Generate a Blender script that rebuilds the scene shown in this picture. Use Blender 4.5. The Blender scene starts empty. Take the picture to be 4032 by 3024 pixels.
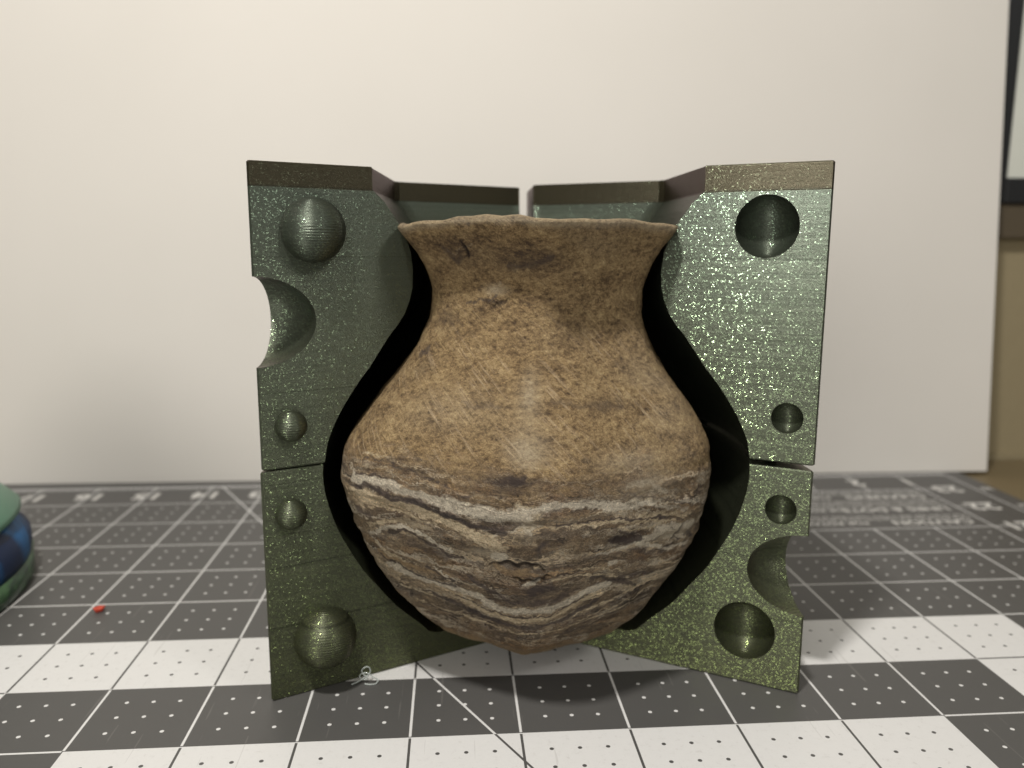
import bpy, bmesh, math, random
import numpy as np
from mathutils import Vector, Matrix

# ------------------------------------------------------------------ scene, camera, light
S = 0.0254                       # everything below is written in inches
scene = bpy.context.scene
col = scene.collection
cam_d = bpy.data.cameras.new('camera'); cam = bpy.data.objects.new('camera', cam_d); col.objects.link(cam)
cam.location = (4.41470786*S, -7.60923234*S, 4.32000869*S)
cam.rotation_euler = (1.40468892, -0.003258588, -0.073858928)
cam_d.sensor_width = 36.0; cam_d.lens = 36.0*3152.13/4032.0
cam_d.clip_start = 0.01; cam_d.clip_end = 50.0
cam_d.dof.use_dof = True; cam_d.dof.focus_distance = 6.8*S; cam_d.dof.aperture_fstop = cam_d.lens/2.1
scene.camera = cam

world = bpy.data.worlds.new('World'); scene.world = world; world.use_nodes = True
bg = world.node_tree.nodes['Background']
bg.inputs[0].default_value = (1.0, 0.965, 0.92, 1); bg.inputs[1].default_value = 0.25

def area(name, loc, target, size, power, color):
    l = bpy.data.lights.new(name, 'AREA'); l.shape = 'DISK'; l.size = size*S; l.energy = power; l.color = color
    o = bpy.data.objects.new(name, l); col.objects.link(o)
    o.location = Vector(loc)*S
    o.rotation_euler = (Vector(target)-Vector(loc)).to_track_quat('-Z', 'Y').to_euler()
    return o
area('overhead_lamp', (0.6, -7.8, 21.0), (5.2, 2.0, 2.0), 1.8, 2.25, (1.0, 0.955, 0.895))
area('room_lamp', (30.0, -22.0, 34.0), (5.2, 2.0, 2.0), 9.0, 1.6, (1.0, 0.95, 0.88))
area('front_fill', (-13.0, -35.0, 10.0), (5.2, 0.0, 2.0), 20.0, 3.4, (1.0, 0.955, 0.89))  # added soft fill for the vase underside and the right mold faces

scene.view_settings.view_transform = 'Standard'; scene.view_settings.look = 'None'
scene.view_settings.exposure = 0.0; scene.view_settings.gamma = 1.0
scene.render.engine = 'CYCLES'

# ------------------------------------------------------------------ helpers
class NT:
    """small node-tree helper"""
    def __init__(s, name):
        s.m = bpy.data.materials.new(name); s.m.use_nodes = True; s.t = s.m.node_tree; s.t.nodes.clear()
        s.out = s.t.nodes.new('ShaderNodeOutputMaterial')
    def n(s, kind, **kw):
        nd = s.t.nodes.new(kind)
        for k, v in kw.items(): setattr(nd, k, v)
        return nd
    def set(s, sock, v):
        if isinstance(v, bpy.types.NodeSocket): s.t.links.new(v, sock)
        elif isinstance(v, bpy.types.Node): s.t.links.new(v.outputs[0], sock)
        else: sock.default_value = v
    def math(s, op, a, b=0.0, c=None, clamp=False):
        nd = s.n('ShaderNodeMath', operation=op, use_clamp=clamp); s.set(nd.inputs[0], a); s.set(nd.inputs[1], b)
        if c is not None: s.set(nd.inputs[2], c)
        return nd.outputs[0]
    def vm(s, op, a, b=None, scale=None):
        nd = s.n('ShaderNodeVectorMath', operation=op); s.set(nd.inputs[0], a)
        if b is not None: s.set(nd.inputs[1], b)
        if scale is not None: s.set(nd.inputs['Scale'], scale)
        return nd.outputs[0]
    def mix(s, f, a, b, blend='MIX'):
        nd = s.n('ShaderNodeMix', data_type='RGBA', blend_type=blend, clamp_factor=True)
        s.set(nd.inputs[0], f); s.set(nd.inputs[6], a); s.set(nd.inputs[7], b); return nd.outputs[2]
    def noise(s, vec, scale, detail=4, rough=.55, dist=0.0, lac=2.0):
        nd = s.n('ShaderNodeTexNoise'); s.set(nd.inputs['Vector'], vec); nd.inputs['Scale'].default_value = scale
        nd.inputs['Detail'].default_value = detail; nd.inputs['Roughness'].default_value = rough
        nd.inputs['Distortion'].default_value = dist; nd.inputs['Lacunarity'].default_value = lac
        return nd.outputs[0]
    def mapping(s, vec, scale=(1, 1, 1), rot=(0, 0, 0), loc=(0, 0, 0)):
        nd = s.n('ShaderNodeMapping'); s.set(nd.inputs[0], vec); nd.inputs['Scale'].default_value = scale
        nd.inputs['Rotation'].default_value = rot; nd.inputs['Location'].default_value = loc; return nd.outputs[0]
    def ramp(s, f, stops, interp='LINEAR'):
        nd = s.n('ShaderNodeValToRGB'); s.set(nd.inputs[0], f); cr = nd.color_ramp; cr.interpolation = interp
        while len(cr.elements) < len(stops): cr.elements.new(0.5)
        for e, (p, c) in zip(cr.elements, stops):
            e.position = p; e.color = (*c, 1) if len(c) == 3 else c
        return nd.outputs[0]
    def bump(s, h, strength=.3, dist=.01, normal=None):
        nd = s.n('ShaderNodeBump'); s.set(nd.inputs['Height'], h); nd.inputs['Strength'].default_value = strength
        nd.inputs['Distance'].default_value = dist*S
        if normal is not None: s.set(nd.inputs['Normal'], normal)
        return nd.outputs[0]
    def bsdf(s, **kw):
        b = s.n('ShaderNodeBsdfPrincipled')
        for k, v in kw.items(): s.set(b.inputs[k.replace('_', ' ')], v)
        s.t.links.new(b.outputs[0], s.out.inputs[0]); return b
    def coord_in(s):
        """object coordinates in inches"""
        tc = s.n('ShaderNodeTexCoord'); return s.vm('SCALE', tc.outputs['Object'], scale=1.0/S)

def link(name, me, mat=None, parent=None, smooth=False, loc=None):
    o = bpy.data.objects.new(name, me); col.objects.link(o)
    if mat is not None and not me.materials: me.materials.append(mat)
    if smooth: me.polygons.foreach_set('use_smooth', [True]*len(me.polygons))
    if parent is not None: o.parent = parent
    if loc is not None: o.location = Vector(loc)*S
    return o
def mesh_from(name, verts, faces):
    me = bpy.data.meshes.new(name); me.from_pydata([tuple(c*S for c in v) for v in verts], [], faces); me.update(); return me
def box_mesh(name, x0, x1, y0, y1, z0, z1, bevel=0.0, seg=2):
    bm = bmesh.new()
    bmesh.ops.create_cube(bm, size=1.0)
    for v in bm.verts:
        v.co = Vector(((x0+x1)/2+v.co.x*(x1-x0), (y0+y1)/2+v.co.y*(y1-y0), (z0+z1)/2+v.co.z*(z1-z0)))*S
    if bevel: bmesh.ops.bevel(bm, geom=list(bm.edges), offset=bevel*S, segments=seg, affect='EDGES', profile=.5)
    me = bpy.data.meshes.new(name); bm.to_mesh(me); bm.free(); return me
def thing(o, label, cat, group=None):
    o['label'] = label; o['category'] = cat
    if group: o['group'] = group
    return o
def empty(name, loc=(0, 0, 0)):
    o = bpy.data.objects.new(name, None); col.objects.link(o); o.location = Vector(loc)*S; o.empty_display_size = .01; return o

# ------------------------------------------------------------------ materials
def wall_mat(name, c, sc=3.0, b=.25, rough=.8):
    t = NT(name); p = t.coord_in(); n = t.noise(p, sc, 6, .6); n2 = t.noise(p, .35, 3, .5)
    cc = t.mix(t.math('MULTIPLY', n2, .5), (*c, 1), (c[0]*.86, c[1]*.86, c[2]*.84, 1))
    t.bsdf(Base_Color=cc, Roughness=rough, Normal=t.bump(n, b, .06)); return t.m
M_wall = wall_mat('painted_wall', (.30, .25, .15))
M_table = wall_mat('table_top', (.20, .155, .085), 8, .1, .5)
M_board = wall_mat('white_foam_board', (.735, .708, .660), 60, .06, .75)

def make_mat_material():
    t = NT('printed_mat'); p = t.coord_in()
    sx = t.n('ShaderNodeSeparateXYZ'); t.set(sx.inputs[0], p); c, v = sx.outputs[0], sx.outputs[1]
    M = t.math
    def line(x, w): return M('LESS_THAN', M('ABSOLUTE', M('SUBTRACT', M('FRACT', M('ADD', x, .5)), .5)), w)
    def AND(*a):
        r = a[0]
        for b in a[1:]: r = M('MULTIPLY', r, b)
        return r
    def OR(*a):
        r = a[0]
        for b in a[1:]: r = M('MAXIMUM', r, b)
        return r
    def NOT(a): return M('SUBTRACT', 1.0, a)
    gt = lambda a, b: M('GREATER_THAN', a, b); lt = lambda a, b: M('LESS_THAN', a, b)
    e = M('MINIMUM', M('MINIMUM', M('ADD', c, 1.0), M('SUBTRACT', 11.0, c)), M('MINIMUM', M('SUBTRACT', 1.0, v), M('ADD', v, 11.0)))
    par = M('MODULO', M('FLOOR', M('MAXIMUM', e, -1.0)), 2.0)
    white = AND(gt(e, 0.0), lt(M('ABSOLUTE', par), .5))
    inside = AND(gt(c, -4.02), lt(c, 14.02), lt(v, 7.02), gt(v, -17.02))
    text = AND(gt(c, 8.5), lt(c, 12.98), gt(v, 4.02), lt(v, 5.98))
    right_col = gt(c, 13.72); right_any = gt(c, 13.03)
    edge = AND(line(e, .0125), gt(e, -.0125))
    vl = AND(line(c, .012), NOT(text), NOT(edge))
    hl = AND(line(v, .012), NOT(text), NOT(AND(right_col, lt(v, 6.9))), NOT(edge))
    dg = lt(M('ABSOLUTE', M('MULTIPLY', M('SUBTRACT', c, M('MULTIPLY', .577, M('SUBTRACT', 7.26, v))), .866)), .0115)
    fc = M('DIVIDE', M('SUBTRACT', M('FRACT', M('ADD', M('MULTIPLY', c, 4.0), .5)), .5), 4.0)
    fv = M('DIVIDE', M('SUBTRACT', M('FRACT', M('ADD', M('MULTIPLY', v, 4.0), .5)), .5), 4.0)
    dd = M('SQRT', M('ADD', M('MULTIPLY', fc, fc), M('MULTIPLY', fv, fv)))
    dots = AND(lt(dd, .0195), NOT(line(c, .1)), NOT(line(v, .1)), NOT(text), lt(v, 6.0), NOT(right_any))
    ticks = AND(lt(M('FRACT', M('MULTIPLY', c, 16.0)), .34), gt(v, 6.86), lt(v, 7.0), gt(c, -4.0), lt(c, 14.0))
    mark = AND(OR(M('MULTIPLY', OR(vl, hl, dg, dots), inside), ticks), 1.0)
    dot_only = mark
    val = M('ABSOLUTE', M('SUBTRACT', white, dot_only))
    n = t.noise(p, 55, 3, .6); n2 = t.noise(p, .6, 4, .6); n3 = t.noise(p, 14, 5, .7)
    dark = t.mix(n2, (.083, .082, .079, 1), (.104, .102, .098, 1))
    speck = t.ramp(n3, [(.30, (.66, .655, .64)), (.42, (.74, .74, .73)), (1, (.77, .77, .76))])
    lite = t.mix(t.math('MULTIPLY', t.ramp(t.noise(p, 75, 2, .5), [(.25, (1, 1, 1)), (.36, (0, 0, 0))]), .35), speck, (.5, .49, .45, 1))
    # scattered dust and small nicks
    vo = t.n('ShaderNodeTexVoronoi'); t.set(vo.inputs['Vector'], t.mapping(p, (1.6, 1.1, 1), (0, 0, .5))); vo.inputs['Scale'].default_value = 1.3
    nick = t.math('LESS_THAN', t.vm('LENGTH', t.mapping(vo.outputs[0], (1, 1, 1))), 0) if False else t.math('LESS_THAN', vo.outputs[0], .018)
    # knife scratches: long stretched noise
    sc = t.noise(t.mapping(p, (26, .9, 1), (0, 0, .62)), 1.0, 2, .5)
    scm = t.math('MULTIPLY', t.math('GREATER_THAN', sc, .70), .20)
    base = t.mix(val, dark, lite)
    base = t.mix(t.math('MULTIPLY', nick, .55), base, (.42, .41, .38, 1))
    base = t.mix(scm, base, (.30, .29, .27, 1))
    t.bsdf(Base_Color=base, Roughness=t.math('ADD', .40, t.math('MULTIPLY', n2, .16)), Specular_IOR_Level=.45,
           Normal=t.bump(n, .12, .006))
    return t.m
M_mat = make_mat_material()
def print_mat():
    t = NT('white_print'); p = t.coord_in()
    t.bsdf(Base_Color=t.mix(t.noise(p, 40, 3), (.62, .61, .58, 1), (.74, .73, .70, 1)), Roughness=.5); return t.m
M_print = print_mat()

def filament(name, low, high, top, spark_low, spark_high, flake=1.0, zspan=(0.0, 4.8), top_z=4.86, ridges=True):
    """3D-printed glitter filament: rounded layers, flakes turned at random, angle-dependent pearl sheen put in as a height gradient"""
    t = NT(name); M = t.math
    tc = t.n('ShaderNodeNewGeometry')
    p = t.vm('SCALE', tc.outputs['Position'], scale=1.0/S)
    sx = t.n('ShaderNodeSeparateXYZ'); t.set(sx.inputs[0], p); z = sx.outputs[2]
    f = M('DIVIDE', M('SUBTRACT', z, zspan[0]), zspan[1]-zspan[0], clamp=True)
    lay = t.noise(t.mapping(p, (.22, .22, 34)), 1.0, 5, .65)
    body = t.mix(f, (*low, 1), (*high, 1))
    body = t.mix(t.ramp(lay, [(.40, (0, 0, 0)), (.66, (.6, .6, .6))]), body, t.mix(.45, body, (.04, .05, .04, 1)))
    cap = M('GREATER_THAN', M('ADD', z, M('MULTIPLY', M('SUBTRACT', lay, .5), .05)), top_z)
    body = t.mix(cap, body, (*top, 1))
    spark = t.mix(f, (*spark_low, 1), (*spark_high, 1))  # pearl shift with viewing angle, painted by height instead
    spark = t.mix(M('MULTIPLY', cap, .6), spark, (top[0]*4, top[1]*4, top[2]*3, 1))
    # rounded layer beads + random flake tilt, done on the normal itself
    beadz = M('SINE', M('MULTIPLY', z, 2*math.pi/.0085))
    wob = t.noise(t.mapping(p, (.6, .6, 45)), 1.0, 3, .6)
    tilt = M('ADD', M('MULTIPLY', beadz, .55), M('MULTIPLY', M('SUBTRACT', wob, .5), .3))
    cz = t.n('ShaderNodeCombineXYZ'); t.set(cz.inputs[2], tilt)
    n0 = tc.outputs['Normal']
    vo = t.n('ShaderNodeTexVoronoi'); t.set(vo.inputs['Vector'], t.mapping(p, (1, 1, 1.25))); vo.inputs['Scale'].default_value = 98.0
    vo.inputs['Randomness'].default_value = 1.0
    rnd = t.vm('SUBTRACT', vo.outputs['Color'], (.5, .5, .5))
    nb = t.vm('NORMALIZE', t.vm('ADD', n0, cz.outputs[0]))
    nf = t.vm('NORMALIZE', t.vm('ADD', t.vm('ADD', n0, t.vm('MULTIPLY', rnd, (.22, .22, 1.15))), t.vm('SCALE', cz.outputs[0], scale=.35)))
    hs = z
    lines = None
    hb = t.math('ADD', lay, t.math('MULTIPLY', wob, .5))
    if ridges:
        for zz, w in ((.74, .02), (1.34, .012), (1.66, .01), (4.87, .012), (3.02, .006), (4.25, .006), (2.16, .008)):
            r = M('SUBTRACT', 1.0, M('MULTIPLY', M('ABSOLUTE', M('SUBTRACT', z, zz)), 1.0/w), clamp=True)
            hb = M('ADD', hb, M('MULTIPLY', r, 2.0))
    body = t.mix(M('MULTIPLY', M('SUBTRACT', hb, t.math('ADD', lay, t.math('MULTIPLY', wob, .5))), .28, clamp=True), body, (.015, .018, .012, 1))
    nb2 = t.bump(hb, .12, .005, nb)
    base = t.n('ShaderNodeBsdfPrincipled')
    t.set(base.inputs['Base Color'], body); base.inputs['Roughness'].default_value = .37
    base.inputs['Metallic'].default_value = .72; t.set(base.inputs['Normal'], nb2)
    base.inputs['Specular IOR Level'].default_value = .6; base.inputs['Specular Tint'].default_value = (.95, .80, .86, 1)
    fl = t.n('ShaderNodeBsdfAnisotropic'); t.set(fl.inputs['Color'], spark); fl.inputs['Roughness'].default_value = .18; t.set(fl.inputs['Normal'], nf)
    sep = t.n('ShaderNodeSeparateColor'); t.set(sep.inputs[0], vo.outputs['Color'])
    amt = M('MULTIPLY', M('GREATER_THAN', sep.outputs[0], M('ADD', .70, M('MULTIPLY', f, .05))), M('SUBTRACT', .19*flake, M('MULTIPLY', cap, .12)))
    mx = t.n('ShaderNodeMixShader'); t.set(mx.inputs[0], amt); t.t.links.new(base.outputs[0], mx.inputs[1]); t.t.links.new(fl.outputs[0], mx.inputs[2])
    t.t.links.new(mx.outputs[0], t.out.inputs[0])
    return t.m
M_fil = filament('green_glitter_filament', (.088, .096, .054), (.086, .104, .080), (.046, .042, .024), (.50, .64, .22), (.42, .58, .42))

# ------------------------------------------------------------------ room: table, wall, board, framed panel
tb = link('table', box_mesh('table', -45, 60, -40, 8.2, -1.4, -.082), M_table); tb['kind'] = 'structure'
wl = link('wall', box_mesh('wall', -60, 80, 8.4, 9.4, -10, 60), M_wall); wl['kind'] = 'structure'

# foam board leaning on the wall
def board():
    me = bpy.data.meshes.new('foam_board'); bm = bmesh.new()
    zb, zt, th = 0.004, 14.2, .19
    nx = 24; rows = []
    for j in range(13):
        z = zb+(zt-zb)*j/12
        for side in (0, 1):
            r = []
            for i in range(nx+1):
                x = -11+26.0*i/nx
                y = 7.36-.0143*(x+3.97)+.080*z+side*th + .03*math.sin(x*.5+1)*math.sin(z*.21)
                r.append(bm.verts.new((x*S, y*S, z*S)))
            rows.append(r)
    F = rows[0::2]; B = rows[1::2]
    for j in range(12):
        for i in range(nx):
            bm.faces.new((F[j][i], F[j][i+1], F[j+1][i+1], F[j+1][i])); bm.faces.new((B[j][i+1], B[j][i], B[j+1][i], B[j+1][i+1]))
        bm.faces.new((F[j][nx], B[j][nx], B[j+1][nx], F[j+1][nx])); bm.faces.new((B[j][0], F[j][0], F[j+1][0], B[j+1][0]))
    for i in range(nx):
        bm.faces.new((F[0][i+1], F[0][i], B[0][i], B[0][i+1])); bm.faces.new((F[12][i], F[12][i+1], B[12][i+1], B[12][i]))
    bm.to_mesh(me); bm.free(); return me
fb = link('foam_board', board(), M_board)
thing(fb, 'large plain white board standing behind the mold as a backdrop', 'board')

t = NT('black_plastic'); t.bsdf(Base_Color=(.012, .013, .014, 1), Roughness=.4); M_black = t.m
t = NT('white_panel'); p = t.coord_in()
t.bsdf(Base_Color=t.mix(t.noise(p, .5, 2), (.60, .62, .55, 1), (.72, .74, .68, 1)), Roughness=.35); M_panel = t.m
t = NT('brown_painted_shadow'); t.bsdf(Base_Color=(.085, .066, .04, 1), Roughness=.6); M_painted_shadow = t.m
fr = empty('framed_panel', (20, 8.38, 5.2)); thing(fr, 'white panel in a black frame on the wall right of the board', 'framed panel')
PX = 15.46
def local_box(name, x0, x1, y0, y1, z0, z1, o, mat, bev=.03):
    return link(name, box_mesh(name, x0-20, x1-20, y0-8.38, y1-8.38, z0-5.2, z1-5.2, bev), mat, o)
local_box('frame', 14.95, PX, 8.02, 8.38, 5.27, 19.0, fr, M_black)
local_box('frame', 24.6, 25.1, 8.02, 8.38, 5.25, 19.0, fr, M_black)
local_box('frame', PX, 24.6, 8.02, 8.38, 5.27, 5.77, fr, M_black)
local_box('painted_shadow_strip', 14.95, 25.0, 8.1, 8.38, 4.58, 5.265, fr, M_painted_shadow)  # brown strip painted in place of the shadow below the frame
local_box('frame', PX, 24.6, 8.02, 8.38, 18.5, 19.0, fr, M_black)
local_box('panel', PX, 24.6, 8.08, 8.3, 5.77, 18.5, fr, M_panel, 0)
bb = link('skirting', box_mesh('skirting', -60, 80, 8.28, 8.398, -.9, .0), M_wall); bb['kind'] = 'structure'

# ------------------------------------------------------------------ cutting mat
mat = link('cutting_mat', box_mesh('cutting_mat', -4.45, 14.40, -17.45, 7.55, -.08, 0, .015), M_mat)
thing(mat, 'grey and white self-healing cutting mat with inch grid lying on the table', 'cutting mat')
def text_mesh(txt, size, off=0.0):
    cu = bpy.data.curves.new('t', 'FONT'); cu.body = txt; cu.size = size*S; cu.offset = off*S; cu.align_x = 'LEFT'; cu.resolution_u = 3
    o = bpy.data.objects.new('t', cu); col.objects.link(o); bpy.context.view_layer.update()
    me = bpy.data.meshes.new_from_object(o.evaluated_get(bpy.context.evaluated_depsgraph_get()))
    bpy.data.objects.remove(o); bpy.data.curves.remove(cu); me.name = 'print'
    return me
def put_text(name, txt, x, y, size, off, sx=1.0, align='CENTER'):
    me = text_mesh(txt, size, off); n = len(me.vertices); co = np.zeros(n*3); me.vertices.foreach_get('co', co); co = co.reshape(-1, 3)
    co[:, 0] *= sx
    w = co[:, 0].max()-co[:, 0].min()
    if align == 'CENTER': co[:, 0] -= co[:, 0].min()+w/2; co[:, 1] -= (co[:, 1].max()+co[:, 1].min())/2
    else: co[:, 0] -= co[:, 0].min()
    me.vertices.foreach_set('co', co.ravel()); me.update()
    o = link(name, me, M_print, mat); o.location = (x*S, y*S, .0035*S); o.rotation_euler = (0, 0, math.pi); return o
for k, cx in [(17, -3), (16, -2), (15, -1), (14, 0), (13, 1), (12, 2), (11, 3), (10, 4), (9, 5), (8, 6), (7, 7), (6, 8), (5, 9), (4, 10), (3, 11), (2, 12), (1, 13)]:
    put_text('ruler_number', str(k), cx-.02, 6.45, .50, .014, 1.05)
for k, vy in [(23, 5.97), (22, 4.97), (21, 3.99), (20, 3.0), (19, 2.0)]:
    put_text('ruler_number', str(k), 13.47, vy, .52, .014, 1.0)
for k, vy in [(23, 5.95), (22, 4.95), (21, 3.95), (20, 3.0)]:
    put_text('ruler_number', str(k), 14.22, vy, .22, .006, 1.0)
para = [(4.33, 'CAUTION', ['Keep the mat flat and away from heat or direct sun', 'Cut on this side with a sharp rotary blade or knife only']),
        (4.98, 'LINES & DOTS', ['One inch squares with quarter inch dots for quick', 'measuring and cutting of strips, squares and borders', 'Angles for bias cuts and diamonds are marked at 60']),
        (5.66, 'CLEANING', ['Wipe with a soft damp cloth and cool water', 'Store flat or hang from the corner, do not roll'])]
for v0, head, ls in para:
    put_text('printed_text', head, 12.80, v0-.0, .26, .006, 1.15, 'L')
    put_text('printed_text', 'FOR ROTARY BLADES', 12.80-1.75, v0-.0, .19, .002, 1.0, 'L')
    for i, l in enumerate(ls):
        put_text('printed_text', l, 12.86, v0+.13+.135*i, .135, .001, 1.0, 'L')

# ------------------------------------------------------------------ mold
PROF_Z = [.278, .29, .32, .46, .69, .95, 1.16, 1.4, 1.62, 1.87, 2.1, 2.33, 2.5, 2.74, 2.96, 3.19, 3.35, 3.5, 3.7, 3.95, 4.13, 4.31, 4.557, 4.768, 4.87, 5.4]
PROF_U = [1.80, 1.73, 1.66, 1.52, 1.29, 1.08, .94, .80, .70, .61, .568, .565, .61, .72, .87, 1.03, 1.18, 1.31, 1.45, 1.548, 1.565, 1.53, 1.40, 1.24, 1.125, 1.125]
R0 = 2.8; HT = 5.08
def hexf(th, k):
    ph = (th % (math.pi/3))-math.pi/6
    h = math.cos(math.pi/6)/math.cos(ph)
    # round the vertex a little where k > 0
    hv = (1-k)*h+k*.93
    return hv/((1-k)+k*.93)
def cavity_mesh():
    """closed solid of the vase cavity, axis at the origin, hexagon corner at azimuth 0"""
    zs = []
    for a, b in zip(PROF_Z[:-1], PROF_Z[1:]):
        n = max(1, int((b-a)/.09)); zs += [a+(b-a)*i/n for i in range(n)]
    zs.append(PROF_Z[-1])
    # smooth profile through the measured points
    us = np.interp(zs, PROF_Z, PROF_U)
    for _ in range(3):
        s = us.copy(); s[1:-1] = (us[:-2]+2*us[1:-1]+us[2:])/4
        for i, z in enumerate(zs):
            if .4 < z < 4.7: us[i] = s[i]
    N = 120; vs = []; fs = []
    for z, u in zip(zs, us):
        k = float(np.interp(z, [.278, .6, 1.5, 2.5, 3.4, 4.2, 4.8, 4.87, 5.4], [.1, .3, .5, .55, .5, .4, .05, 0, 0]))
        for i in range(N):
            th = 2*math.pi*(i+.5)/N
            r = (R0-u)*hexf(th, k); vs.append((r*math.cos(th), r*math.sin(th), z))
    for j in range(len(zs)-1):
        for i in range(N):
            a = j*N+i; b = j*N+(i+1) % N; fs.append((a, b, b+N, a+N))
    fs.append(tuple(reversed(range(N)))); fs.append(tuple((len(zs)-1)*N+i for i in range(N)))
    return mesh_from('cavity', vs, fs)
CAV = cavity_mesh()
def sphere_mesh(r, sx=1, sy=1, sz=1, seg=48, rings=32):
    bm = bmesh.new(); bmesh.ops.create_uvsphere(bm, u_segments=seg, v_segments=rings, radius=r*S)
    for v in bm.verts: v.co = Vector((v.co.x*sx, v.co.y*sy, v.co.z*sz))
    me = bpy.data.meshes.new('ball'); bm.to_mesh(me); bm.free(); return me

def build_piece(a_az, sgn, z0, z1, holes, notch):
    """one 120 degree sector between heights z0..z1, tip (vase axis) at the origin.
    a_az: azimuth of the front face (from tip outwards); sgn: -1/+1 direction towards the rear face"""
    vs = []; pts = [(0, 0)]
    ch = .028
    outer = []
    for k in range(3):
        a = a_az+sgn*k*math.pi/3*(1-.004*k); outer.append((R0*math.cos(a), R0*math.sin(a)))
    A, B, Cc = [Vector(o) for o in outer]
    d1 = (A-Vector((0, 0))).normalized(); e1 = (B-A).normalized(); e2 = (Cc-B).normalized(); d3 = Cc.normalized()
    plan = [Vector((0, 0)), A-d1*ch, A+e1*ch, B-e1*.06, B+e2*.06, Cc-e2*ch, Cc-d3*ch]
    if sgn < 0: plan = plan[::-1]
    bm = bmesh.new()
    ring = []
    bev = .018
    cen = sum(plan, Vector((0, 0)))/len(plan)
    def level(z, inset):
        r = []
        for q in plan:
            # inset every point a little towards the piece centre (chamfered first and last layers)
            v = q+(cen-q).normalized()*inset; r.append(bm.verts.new((v.x*S, v.y*S, z*S)))
        return r
    L = [level(z0, bev), level(z0+bev*.8, 0), level(z1-bev*.8, 0), level(z1, bev)]
    n = len(plan)
    for a, b in zip(L[:-1], L[1:]):
        for i in range(n): bm.faces.new((a[i], a[(i+1) % n], b[(i+1) % n], b[i]))
    bm.faces.new(tuple(reversed(L[0]))); bm.faces.new(tuple(L[-1]))
    bmesh.ops.recalc_face_normals(bm, faces=bm.faces)
    me = bpy.data.meshes.new('mold_body'); bm.to_mesh(me); bm.free()
    ob = bpy.data.objects.new('mold_body', me); col.objects.link(ob)
    cutters = []
    c = bpy.data.objects.new('cut', CAV); c.rotation_euler = (0, 0, a_az); cutters.append(c)
    for (u, z, r) in holes:
        q = A-d1*u; c = bpy.data.objects.new('cut', sphere_mesh(r)); c.location = (q.x*S, q.y*S, z*S); cutters.append(c)
    if notch is not None:
        q = A; c = bpy.data.objects.new('cut', sphere_mesh(1.0, .57, .52, .41, 64, 48)); c.location = (q.x*S, q.y*S, notch*S); c.rotation_euler = (0, 0, a_az); cutters.append(c)
    for ci, c in enumerate(cutters):
        if ci: c.rotation_euler = (.021+.01*ci, .017, c.rotation_euler[2]+.013+.02*ci); c.location = (c.location[0]+.0003*S, c.location[1]-.0007*S, c.location[2])
        col.objects.link(c); m = ob.modifiers.new('b', 'BOOLEAN'); m.operation = 'DIFFERENCE'; m.solver = 'EXACT'; m.object = c
    bpy.context.view_layer.update()
    res = bpy.data.meshes.new_from_object(ob.evaluated_get(bpy.context.evaluated_depsgraph_get()))
    for c in cutters: bpy.data.objects.remove(c)
    bpy.data.objects.remove(ob)
    res.materials.clear(); res.materials.append(M_fil); res.name = 'mold_body'
    res.set_sharp_from_angle(angle=math.radians(28)) if hasattr(res, 'set_sharp_from_angle') else None
    res.polygons.foreach_set('use_smooth', [True]*len(res.polygons))
    return res, A, d1

def pin_mesh(r, h=None):
    """half ball with fine printed rings"""
    h = h or r; N = 120; R = 60; vs = []; fs = []
    for j in range(R+1):
        a = (math.pi/2)*j/R
        for i in range(N):
            th = 2*math.pi*i/N
            q = 1+.007*math.sin(r*math.cos(a)*math.sin(th)*2*math.pi/.024)
            vs.append((r*q*math.cos(a)*math.cos(th), -h*q*math.sin(a), r*math.cos(a)*math.sin(th)))
    for j in range(R):
        for i in range(N):
            a = j*N+i; b = j*N+(i+1) % N; fs.append((a, b, b+N, a+N))
    vs2 = [(x, y+.02 if abs(y) < 1e-9 else y, z) for x, y, z in vs]
    return mesh_from('pin', vs, fs)

def mold_piece(tip, a_deg, sgn, z0, z1, label, holes=(), pins=(), notch=None, shift=(0, 0)):
    a = math.radians(a_deg)
    root = empty('mold_piece', (tip[0]+shift[0], tip[1]+shift[1], z0)); thing(root, label, 'mold piece', 'pieces of the opened green mold')
    me, A, d1 = build_piece(a, sgn, z0, z1, holes, notch)
    b = link('mold_body', me, M_fil, root); b.location = (0, 0, -z0*S)
    # pins point out of the front face
    nrm = Vector((math.sin(a), -math.cos(a)))*(-sgn) if False else None
    n = Vector((d1.y, -d1.x)); mid = Vector((math.cos(a+sgn*.5), math.sin(a+sgn*.5)))
    if n.dot(mid) > 0: n = -n
    for (u, z, r) in pins:
        q = A-d1*u
        pm = pin_mesh(r); o = link('alignment_pin', pm, M_fil, root, smooth=True)
        o.location = ((q.x)*S, (q.y)*S, (z-z0)*S)
        o.rotation_euler = (0, 0, math.atan2(n.y, n.x)+math.pi/2)
    return root, A, d1, n
SPL = 2.30
BLx, BLy, aL = 2.630, -.336, 205.81
BRx, BRy, aR = 7.804, -.568, 329.64
tipL = (BLx-R0*math.cos(math.radians(aL)), BLy-R0*math.sin(math.radians(aL)))
tipR = (BRx-R0*math.cos(math.radians(aR)), BRy-R0*math.sin(math.radians(aR)))
mold_piece(tipL, aL, -1, 0.002, 2.286, 'lower left piece of the green mold with a large round peg near its bottom corner',
           pins=[(.275, 1.85, .148), (.555, .54, .305)])
mold_piece(tipL, aL, -1, 2.300, HT, 'upper left piece of the green mold with two round pegs and a notched edge',
           pins=[(.57, 4.49, .295), (.295, 2.70, .148)], notch=3.67, shift=(.012, .004))
mold_piece(tipR, aR, +1, 0.002, 2.272, 'lower right piece of the sparkling green mold with two round holes and a notched edge',
           holes=[(.285, 1.86, .148), (.565, .555, .30)], notch=1.222, shift=(-.01, .006))
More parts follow.
